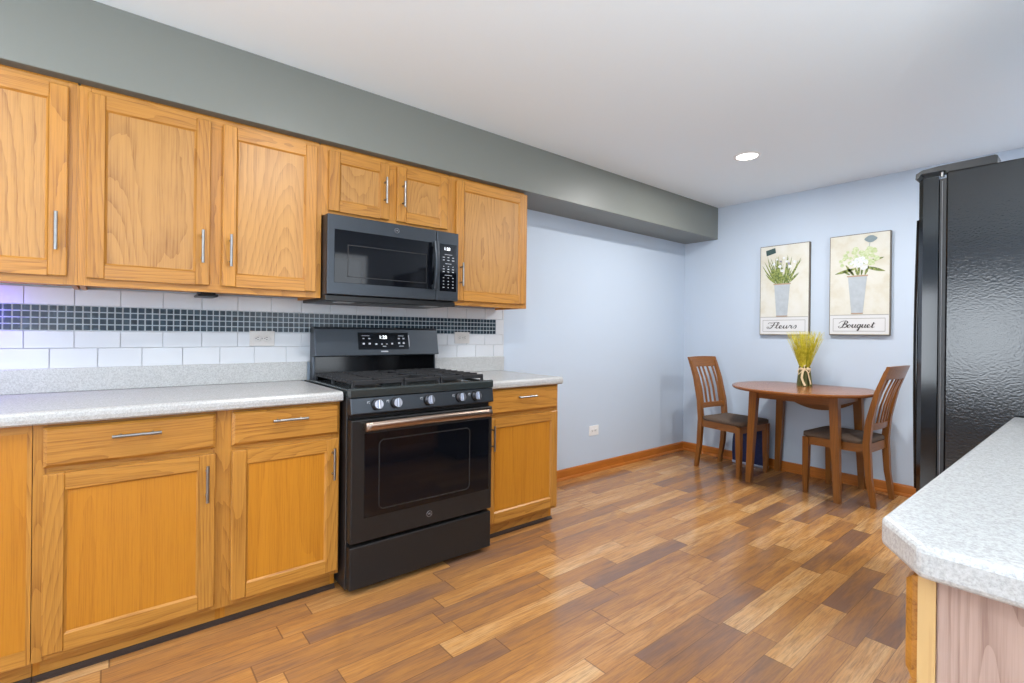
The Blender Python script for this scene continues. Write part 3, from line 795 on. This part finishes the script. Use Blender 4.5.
for y in (fy0+0.08, fy1-0.08):
    for x in (2.48, 3.06): MB().cyl((F(x), y, 0), (F(x), y, 0.032), 0.018, n=12).build('foot', 'black_plastic', fr)

# ------------------------------------------------------------------ dining table (drop leaf, rear leaf down)
TX, TYC, TR, TZ, TH = 1.276, 3.405, 0.495, 0.786, 3.772
tb = thing('drop_leaf_table', 'round brown drop leaf dining table against the blue wall', 'table', (TX, TYC, 0))
m = MB(); hy = TH-TYC
a0 = math.asin(hy/TR)
pts = [(TR*math.cos(PI-a0+(PI+2*a0)*i/60), TR*math.sin(PI-a0+(PI+2*a0)*i/60)) for i in range(61)]
secs = []
for z, ins in ((TZ-0.024, 0.010), (TZ-0.017, 0.003), (TZ-0.009, 0.0), (TZ-0.003, 0.002), (TZ, 0.007)):
    secs.append([(x*(TR-ins)/TR, min(y*(TR-ins)/TR, hy), z) for x, y in pts])
m.sweep(secs); m.build('table_top', 'cherry_top', tb)
# hanging leaf: the cut-off segment of the circle, hinged down
m = MB(); seg_ = [(TR*math.cos(PI-a0-(PI-2*a0)*i/30), TR*math.sin(PI-a0-(PI-2*a0)*i/30)-hy) for i in range(31)]
dm = max(d_ for x, d_ in seg_)
m.poly([(x*1.10, TZ-0.026-d_*0.185/dm) for x, d_ in seg_], 'y', hy+0.006, hy+0.024, bev=0.0)
m.build('drop_leaf', 'cherry_x', tb)
lx, ly0, ly1 = 0.285, 3.225-TYC, 3.764-TYC
for sx_ in (-1, 1):
    for yy, sp in ((ly0, -1), (ly1, 1)):
        m = MB(); tw, bw = 0.030, 0.020
        def sq(cx_, cy_, z, h): return [(cx_-h, cy_-h, z), (cx_+h, cy_-h, z), (cx_+h, cy_+h, z), (cx_-h, cy_+h, z)]
        m.sweep([sq(sx_*0.315, yy, 0, bw), sq(sx_*0.300, yy-sp*0.006, 0.35, 0.0255), sq(sx_*0.283, yy-sp*0.015, TZ-0.024, tw)])
        m.build('leg', 'cherry_z', tb)
for yy in (ly0+0.015, ly1-0.015):
    MB().box(-0.262, 0.262, yy-0.011, yy+0.011, TZ-0.098, TZ-0.024).build('apron', 'cherry_x', tb)
for xx in (-0.283, 0.283):
    MB().box(xx-0.011, xx+0.011, ly0+0.04, ly1-0.04, TZ-0.098, TZ-0.024).build('apron', 'cherry_y', tb)

# ------------------------------------------------------------------ chairs (local: front is +x, origin on the floor under the seat)
def make_chair(label):
    t = thing('dining_chair', label, 'chair', (0, 0, 0), 0, 'slat back dining chairs')
    RX, FX_, RYW, FYW = -0.200, 0.200, 0.170, 0.195
    for s in (-1, 1):
        # rear post: floor to crest, curved
        secs = []
        for z, x, hx, hy_ in [(0, -0.235, 0.015, 0.015), (0.20, -0.205, 0.019, 0.017), (0.44, -0.190, 0.022, 0.018), (0.60, -0.205, 0.020, 0.017), (0.80, -0.250, 0.016, 0.016), (0.955, -0.305, 0.013, 0.015)]:
            y = s*(RYW+0.004*(z/0.95))
            secs.append([(x-hx, y-hy_, z), (x+hx, y-hy_, z), (x+hx, y+hy_, z), (x-hx, y+hy_, z)])
        m = MB(); m.sweep(secs); m.build('rear_post', 'cherry_z', t)
        m = MB(); secs = []
        for z, h, dx in [(0, 0.015, 0.004), (0.22, 0.020, 0.002), (0.425, 0.022, 0)]:
            secs.append([(FX_-0.005+dx-h, s*FYW-h, z), (FX_-0.005+dx+h, s*FYW-h, z), (FX_-0.005+dx+h, s*FYW+h, z), (FX_-0.005+dx-h, s*FYW+h, z)])
        m.sweep(secs); m.build('front_leg', 'cherry_z', t)
        m = MB(); m.sweep([[(-0.17, s*RYW-0.010, z0), (-0.17, s*RYW+0.010, z0), (0.180, s*FYW+0.010, z0), (0.180, s*FYW-0.010, z0)] for z0 in (0.370, 0.432)])
        m.build('side_rail', 'cherry_x', t)
    m = MB(); m.box(0.190, 0.210, -FYW+0.02, FYW-0.02, 0.370, 0.432); m.build('front_rail', 'cherry_y', t)
    m = MB(); m.box(-0.198, -0.180, -RYW+0.015, RYW-0.015, 0.370, 0.432); m.build('rear_rail', 'cherry_y', t)
    # cushion
    b = bmesh.new(); N = 14; grid = {}
    def edge(i, j): return min(i, N-i, j, N-j)/N
    top = []; 
    for side in (1, 0):
        for i in range(N+1):
            for j in range(N+1):
                u, v = i/N, j/N
                x = -0.195+u*0.428; hw = 0.190+u*0.033
                y = (2*v-1)*hw
                # round the corners
                cu, cv = abs(2*u-1), abs(2*v-1)
                k = max(0, cu+cv-1.72)*0.10
                x -= math.copysign(k, u-0.5)*0.6; y -= math.copysign(k, v-0.5)*0.8
                e = edge(i, j); z = 0.432+(0.026+0.020*(1-(1-min(1, e*3.2))**2.4) if side else 0.0)
                grid[(side, i, j)] = b.verts.new((x, y, z))
    for i in range(N):
        for j in range(N):
            b.faces.new([grid[(1, i, j)], grid[(1, i+1, j)], grid[(1, i+1, j+1)], grid[(1, i, j+1)]])
            b.faces.new([grid[(0, i, j)], grid[(0, i, j+1)], grid[(0, i+1, j+1)], grid[(0, i+1, j)]])
    ring = [(i, 0) for i in range(N)]+[(N, j) for j in range(N)]+[(i, N) for i in range(N, 0, -1)]+[(0, j) for j in range(N, 0, -1)]
    for a, c in zip(ring, ring[1:]+ring[:1]):
        b.faces.new([grid[(0, *a)], grid[(0, *c)], grid[(1, *c)], grid[(1, *a)]])
    m = MB(); m.merge(b, 0, True); m.build('seat', 'seat_fabric', t)
    # crest rail, curved in plan
    def rail(z0, z1, x0, x1, bow, th, name, hw):
        m = MB(); secs = []
        for i in range(13):
            u = i/12*2-1; y = u*hw; bx_ = -bow*(1-u*u)
            top_ = 0.004*(1-u*u) if name == 'crest_rail' else 0
            secs.append([(x0+bx_-th, y, z0), (x0+bx_+th, y, z0), (x1+bx_+th, y, z1+top_), (x1+bx_-th, y, z1+top_)])
        m.sweep(secs); m.build(name, 'cherry_y', t)
    rail(0.895, 0.985, -0.285, -0.318, 0.020, 0.011, 'crest_rail', 0.192)
    rail(0.530, 0.575, -0.196, -0.203, 0.012, 0.010, 'lower_rail', 0.160)
    for k in range(5):
        u = (k-2)/2*0.76; y = u*0.16; bo = 1-u*u
        m = MB(); secs = []
        for z, x in [(0.565, -0.201-0.012*bo), (0.70, -0.222-0.015*bo), (0.80, -0.250-0.017*bo), (0.905, -0.290-0.020*bo)]:
            secs.append([(x-0.005, y-0.009, z), (x+0.005, y-0.009, z), (x+0.005, y+0.009, z), (x-0.005, y+0.009, z)])
        m.sweep(secs); m.build('slat', 'cherry_z', t)
    return t
ch = make_chair('brown slat back chair with dark seat at the left of the table')
ch.location = (0.695, 3.465, 0); ch.rotation_euler = (0, 0, math.radians(-7))
dup(ch, (1.562, 3.495, 0), PI-math.radians(4), 'brown slat back chair with dark seat at the right of the table, beside the fridge')

# ------------------------------------------------------------------ grass bundle on the table
gb = thing('grass_bundle', 'bundle of yellow green dried grass tied with raffia on the table', 'plant', (1.255, 3.53, TZ))
m = MB()
for k in range(46):
    a = 2*PI*random.random(); r = 0.048*math.sqrt(random.random())
    x, y = r*math.cos(a), r*math.sin(a)
    m.cyl((x*1.08, y*1.08, 0.0), (x*0.78, y*0.78, 0.150+0.01*random.random()), 0.0075, 0.0055, n=7)
m.build('stalk_base', 'stalk', gb)
m = MB()
for k in range(330):
    a = 2*PI*random.random(); r = math.sqrt(random.random())
    d0 = Vector((math.cos(a), math.sin(a), 0))
    p0 = d0*(0.028*r)+Vector((0, 0, 0.135))
    lean = 0.015+0.082*r; hgt = 0.235+0.075*random.random()
    bend = 0.018*random.random()
    wv = d0.cross(Vector((0, 0, 1))).normalized()*(0.0014+0.0013*random.random())
    secs = []
    for i in range(5):
        u = i/4; c = p0+d0*(lean*u+bend*u*u)+Vector((0, 0, hgt*u)); ww = wv*(1-0.75*u); n_ = d0*0.0005
        secs.append([c-ww-n_, c+ww-n_, c+ww+n_, c-ww+n_])
    m.sweep(secs)
gg = m.build('grass_blades', 'grass', gb); gg['kind'] = 'stuff'
m = MB()
m.lathe([(0.040, 0.128), (0.043, 0.133), (0.043, 0.142), (0.039, 0.147)], (0, 0, 0), n=22)
cdir = Vector((1.58, -4.33, 0)).normalized(); sd = Vector((0, 0, 1)).cross(cdir)
def band(pts, wd):
    prev = None; secs = []
    for u, v, o_ in pts:
        c = cdir*(0.054+o_)+sd*u+Vector((0, 0, v)); secs.append(c)
    for i, c in enumerate(secs): pass
    S = []
    for i, c in enumerate(secs):
        d_ = (secs[min(i+1, len(secs)-1)]-secs[max(i-1, 0)]).normalized(); nn = d_.cross(cdir).normalized()*wd
        S.append([c-nn-cdir*0.0008, c+nn-cdir*0.0008, c+nn+cdir*0.0008, c-nn+cdir*0.0008])
    m.sweep(S)
band([(0, 0.14, 0), (-0.012, 0.12, 0.004), (-0.020, 0.07, 0.003), (-0.006, 0.03, 0.002), (0.006, 0.008, 0.003)], 0.0075)
band([(0, 0.14, 0), (0.022, 0.118, 0.003), (0.032, 0.07, 0.0), (0.044, 0.02, -0.004)], 0.0040)
band([(0, 0.14, 0.002), (-0.028, 0.150, 0.006), (-0.046, 0.125, 0.004), (-0.042, 0.095, 0.0), (-0.020, 0.120, 0.004), (0, 0.138, 0.004)], 0.0035)
band([(0, 0.14, 0.002), (0.024, 0.152, 0.006), (0.038, 0.130, 0.004), (0.030, 0.112, 0.002), (0.012, 0.128, 0.004)], 0.0035)
band([(0, 0.14, 0.002), (-0.004, 0.165, 0.004), (0.010, 0.172, 0.002)], 0.0030)
m.build('raffia_bow', 'raffia', gb)

# ------------------------------------------------------------------ bag on the floor under the table
bg_ = thing('canvas_bag', 'dark navy soft bag on the floor behind the left chair', 'bag', (0.725, 3.752, 0))
b = MB(); secs = []
for z, hx, hy_ in [(0.006, 0.140, 0.024), (0.02, 0.150, 0.030), (0.10, 0.155, 0.034), (0.22, 0.152, 0.030), (0.32, 0.140, 0.022), (0.375, 0.110, 0.012), (0.39, 0.085, 0.007)]:
    secs.append([(1.06*hx*math.copysign(abs(math.cos(a))**0.35, math.cos(a)), hy_*math.copysign(abs(math.sin(a))**0.6, math.sin(a)), z) for a in [2*PI*(i+.5)/28 for i in range(28)]])
b.sweep(secs, smooth=True); b.build('bag_body', 'navy', bg_)
b = MB(); secs = []
for z, e in [(0.0, -0.004), (0.004, 0.003), (0.016, 0.005), (0.024, 0.002)]:
    secs.append([((0.159+e)*math.copysign(abs(math.cos(a))**0.35, math.cos(a)), (0.030+e)*math.copysign(abs(math.sin(a))**0.6, math.sin(a)), z) for a in [2*PI*(i+.5)/28 for i in range(28)]])
b.sweep(secs, smooth=True); b.build('base_piping', 'bag_trim', bg_)
for yy in (-0.026, ):
    b = MB(); b.tube([(0.06+0.075*math.cos(PI-PI*i/14), yy*(1-0.4*math.sin(PI*i/14)), 0.30+0.125*math.sin(PI*i/14)) for i in range(15)], 0.009, n=8, flat=0.5)
    b.build('carry_handle', 'bag_dark', bg_)

# ------------------------------------------------------------------ canvas prints
def catmull(pts, n=8):
    out = []; P_ = [pts[0]]+list(pts)+[pts[-1]]
    for i in range(1, len(P_)-2):
        p0, p1, p2, p3 = P_[i-1:i+3]
        for k in range(n):
            t_ = k/n
            out.append(tuple(0.5*((2*p1[j])+(-p0[j]+p2[j])*t_+(2*p0[j]-5*p1[j]+4*p2[j]-p3[j])*t_*t_+(-p0[j]+3*p1[j]-3*p2[j]+p3[j])*t_**3) for j in (0, 1)))
    out.append(tuple(pts[-1])); return out
GL = {
 'F': ([[(-.3, 1.6), (-.1, 2.05), (.5, 1.95), (1.2, 2.2), (1.9, 2.15)], [(1.0, 2.02), (.85, 1.2), (.5, .2), (0, -.15), (-.45, .1), (-.3, .5), (0, .35)], [(.25, 1.0), (.8, 1.08), (1.25, 1.25)]], 1.35),
 'B': ([[(.75, 2.0), (.6, 1.1), (.3, .15), (-.2, -.1), (-.5, .3), (-.2, .55)], [(-.5, 1.4), (-.1, 2.0), (.8, 2.25), (1.3, 1.8), (.95, 1.25), (.45, 1.1), (1.15, 1.0), (1.3, .45), (.8, -.05), (.25, .1)]], 1.45),
 'l': ([[(-.1, .2), (.45, 1.1), (.65, 1.95), (.45, 2.15), (.28, 1.5), (.15, .4), (.35, 0), (.72, .25)]], .75),
 'e': ([[(-.05, .22), (.4, .5), (.52, .85), (.28, 1), (.05, .6), (.15, .1), (.4, 0), (.75, .25)]], .78),
 'u': ([[(-.05, .3), (.2, 1), (.12, .35), (.28, 0), (.6, .3), (.78, 1), (.7, .3), (.85, 0), (1.12, .25)]], 1.12),
 'r': ([[(-.05, .25), (.25, 1.1), (.35, .88), (.62, .9), (.55, .4), (.68, 0), (.95, .25)]], .95),
 's': ([[(-.05, .2), (.42, 1.1), (.58, .5), (.42, .03), (.05, .12)]], .7),
 'o': ([[(.4, .95), (.08, .75), (.05, .2), (.3, 0), (.58, .35), (.5, .85), (.35, .95), (.6, .75), (.85, .85)]], .85),
 'q': ([[(.62, .85), (.3, 1), (.03, .5), (.2, 0), (.5, .3), (.68, 1), (.55, 0), (.4, -.9), (.18, -.95), (.3, -.4), (.85, .25)]], .9),
 't': ([[(-.05, .25), (.3, 1.0), (.42, 1.65), (.25, .6), (.3, 0), (.7, .25)], [(.05, 1.12), (.4, 1.15), (.7, 1.25)]], .75),
}
def script(m, word, x0, x1, zb, y, xh):
    wid = sum(GL[c][1] for c in word); k = (x1-x0)/wid; x = 0.0
    for ci, c in enumerate(word):
        for st_ in GL[c][0]:
            pts = catmull(st_, 8)
            P2 = [(x0+(x+px)*k+0.32*pz*xh*0.6, zb+pz*xh) for px, pz in pts]
            for i, (a, b2) in enumerate(zip(P2, P2[1:])):
                d_ = Vector((b2[0]-a[0], b2[1]-a[1]));
                if d_.length < 1e-6: continue
                dn = d_.normalized(); wdt = xh*(0.075+0.10*max(0, -dn.y)); nn = Vector((-dn.y, dn.x))*wdt; e = dn*wdt*0.5
                q = [Vector(a)-nn-e, Vector(a)+nn-e, Vector(b2)+nn+e, Vector(b2)-nn+e]
                yy = y-0.00002*(i % 5)
                vs = [m.bm.verts.new((p.x, yy, p.y)) for p in q]
                m.bm.faces.new(vs)
        x += GL[c][1]
def picture(label, x0, x1, z0, z1, word, kind):
    W, Hh, D = x1-x0, z1-z0, 0.034
    t = thing('canvas_print', label, 'picture', (x0, L-D, z0), 0, 'flower canvas prints')
    m = MB(); m.box(0, W, 0, D, 0, Hh, 0, 0.003)
    m.build('stretched_canvas', 'canvas_edge', t)
    m = MB(); e = 0.006; m.box(e, W-e, -0.0008, 0.0005, e, Hh-e); m.build('printed_face', 'canvas', t)
    U = lambda u: u*W
    V = lambda v: (1-v)*Hh
    def flat(m, pts, lay, mat=0):
        vs = [m.bm.verts.new((U(u), -0.0008-0.0003*lay, V(v))) for u, v in pts]
        f = m.bm.faces.new(vs); f.material_index = mat
    # shelf line and word panel
    m = MB(); e2 = 0.02
    flat(m, [(e2, .80), (1-e2, .80), (1-e2, .985), (e2, .985)], 1, 0)
    flat(m, [(e2, .797), (1-e2, .797), (1-e2, .803), (e2, .803)], 2, 1)
    for a in [(.07, .93, .832, .837), (.07, .93, .958, .963), (.07, .078, .832, .963), (.922, .93, .832, .963)]:
        flat(m, [(a[0], a[2]), (a[1], a[2]), (a[1], a[3]), (a[0], a[3])], 2, 1)
    m.build('word_panel', ['print_white', 'print_line'], t, recalc=False)
    m = MB(); u0, u1 = ((.20, .76) if word == 'Fleurs' else (.20, .76))
    script(m, word, U(u0), U(u1), V(.925), -0.0020, Hh*0.030)
    m.build('lettering', 'ink', t, recalc=False)
    # stems and leaves, blooms, bucket, tag
    rnd = random.Random(5 if kind == 1 else 9)
    def leaf(m, p, q, wd, lay, mat=0, curve=0.0):
        pts_l, pts_r = [], []
        for i in range(9):
            s_ = i/8; cx_ = p[0]+(q[0]-p[0])*s_+curve*math.sin(PI*s_); cy_ = p[1]+(q[1]-p[1])*s_
            d_ = Vector((q[0]-p[0], (q[1]-p[1])*Hh/W)).normalized(); h = wd*math.sin(PI*min(0.98, 0.06+s_*0.92))**0.8
            pts_l.append((cx_-d_.y*h, cy_+d_.x*h*W/Hh)); pts_r.append((cx_+d_.y*h, cy_-d_.x*h*W/Hh))
        flat(m, pts_l+pts_r[::-1], lay, mat)
    def blob(m, c, r, lay, mat=0, n=14, wob=0.18):
        flat(m, [(c[0]+r*(1+wob*rnd.uniform(-1, 1))*math.cos(2*PI*i/n), c[1]+r*(1+wob*rnd.uniform(-1, 1))*math.sin(2*PI*i/n)*W/Hh) for i in range(n)], lay, mat)
    m = MB()
    if kind == 1:
        for k in range(60):
            b0 = (rnd.uniform(.33, .60), .43); q = (b0[0]+(b0[0]-.465)*rnd.uniform(.6, 2.0)+rnd.uniform(-.07, .07), rnd.uniform(.11, .33))
            leaf(m, b0, q, rnd.uniform(.006, .016), 3+k*0.05, 0, rnd.uniform(-.03, .03))
        m.build('painted_leaves', 'leaf', t, recalc=False); m = MB()
        for k, (u, v, r) in enumerate([(.30, .21, .030), (.42, .24, .036), (.56, .19, .030), (.62, .25, .034), (.36, .16, .024), (.50, .15, .026), (.71, .20, .028), (.47, .29, .03)]):
            blob(m, (u, v), r, 5.5+k*.04)
        m.build('painted_blooms', 'bloom', t, recalc=False); m = MB()
        for k, (u, v, r) in enumerate([(.44, .185, .020), (.60, .215, .026), (.34, .25, .014), (.55, .24, .012)]): blob(m, (u, v), r, 6.2+k*.04)
        m.build('painted_buds', 'violet', t, recalc=False)
        vt, vb, a, b_, c, d_ = .435, .795, .285, .645, .355, .575
        tg = [(.125, .052), (.32, .028), (.335, .085), (.14, .112)]; tm = 'tag_green'
    else:
        for (p, q, wd, cv) in [((.45, .34), (.10, .385), .030, -.0), ((.55, .30), (.90, .25), .030, 0), ((.60, .33), (.92, .385), .030, 0), ((.40, .40), (.28, .30), .022, 0), ((.42, .41), (.36, .36), .02, 0), ((.48, .41), (.44, .33), .018, 0), ((.54, .41), (.56, .33), .018, 0), ((.60, .41), (.66, .32), .022, 0), ((.35, .40), (.24, .36), .018, 0), ((.5, .41), (.5, .3), .02, 0)]:
            leaf(m, p, q, wd, 3, 0, cv)
        m.build('painted_leaves', 'leaf', t, recalc=False); m = MB()
        for k in range(34):
            a_ = rnd.uniform(0, 2*PI); r = rnd.uniform(0, 1)**.5
            blob(m, (.54+.30*r*math.cos(a_), .225+.085*r*math.sin(a_)), rnd.uniform(.03, .055), 4+k*.05)
        for k, (u, v) in enumerate([(.20, .26), (.26, .24), (.22, .30), (.72, .19), (.66, .15)]): blob(m, (u, v), .035, 5.3+k*.02)
        m.build('painted_pale_blooms', 'leaf_pale', t, recalc=False); m = MB()
        for k in range(22):
            a_ = rnd.uniform(0, 2*PI); r = rnd.uniform(0, 1)**.5
            blob(m, (.50+.15*r*math.cos(a_), .295+.062*r*math.sin(a_)), rnd.uniform(.026, .042), 5.6+k*.04)
        m.build('painted_blooms', 'bloom', t, recalc=False)
        vt, vb, a, b_, c, d_ = .415, .79, .30, .655, .385, .57
        tg = [(.69+.095*math.cos(2*PI*i/20)*(1+.12*math.cos(4*PI*i/10)), .062+.034*math.sin(2*PI*i/20)) for i in range(20)]; tm = 'tag_grey'
    m = MB()
    flat(m, [(a+.02, vt), (b_-.02, vt), (d_, vb), (c, vb)], 7, 0)
    flat(m, [(a, vt-.006), (b_, vt-.006), (b_-.01, vt+.008), (a+.01, vt+.008)], 7.4, 1)
    flat(m, [(c-.006, vb-.010), (d_+.006, vb-.010), (d_+.006, vb), (c-.006, vb)], 7.4, 1)
    m.build('painted_bucket', ['tin', 'rust'], t, recalc=False)
    m = MB(); flat(m, tg, 7, 0)
    if kind == 2: leaf(m, (.68, .09), (.66, .14), .004, 7.2, 0)
    m.build('painted_tag', tm, t, recalc=False)
    return t
picture('canvas print of white tulips in a bucket lettered Fleurs, above the table', 0.782, 1.192, 1.195, 1.993, 'Fleurs', 1)
picture('canvas print of white hydrangea in a bucket lettered Bouquet, nearer the fridge', 1.342, 1.752, 1.200, 2.003, 'Bouquet', 2)

# ------------------------------------------------------------------ recessed ceiling lamps
def make_can(label):
    t = thing('recessed_light', label, 'ceiling light', (0, 0, H), 0, 'recessed ceiling lights')
    m = MB(); n = 40
    P_ = [(0.066, -0.001), (0.070, -0.006), (0.086, -0.004), (0.090, 0.0)]
    R = [[m.bm.verts.new((r*math.cos(2*PI*k/n), r*math.sin(2*PI*k/n), z)) for k in range(n)] for r, z in P_]
    for a, b in zip(R, R[1:]):
        for k in range(n):
            f = m.bm.faces.new([a[k], a[(k+1) % n], b[(k+1) % n], b[k]]); f.smooth = True
    m.build('trim_ring', 'white_plastic', t)
    m = MB(); m.cyl((0, 0, -0.004), (0, 0, -0.0005), 0.068, n=40); m.build('lens', 'lens', t)
    return t
c0 = make_can('lit recessed ceiling light above the dining area'); c0.location = (CANS[0][0], CANS[0][1], H)
for (cx, cy, pw), where in zip(CANS[1:], ('above the fridge', 'above the aisle in front of the stove', 'above the aisle at the left end of the counter')):
    dup(c0, (cx, cy, H), 0, 'lit recessed ceiling light '+where)
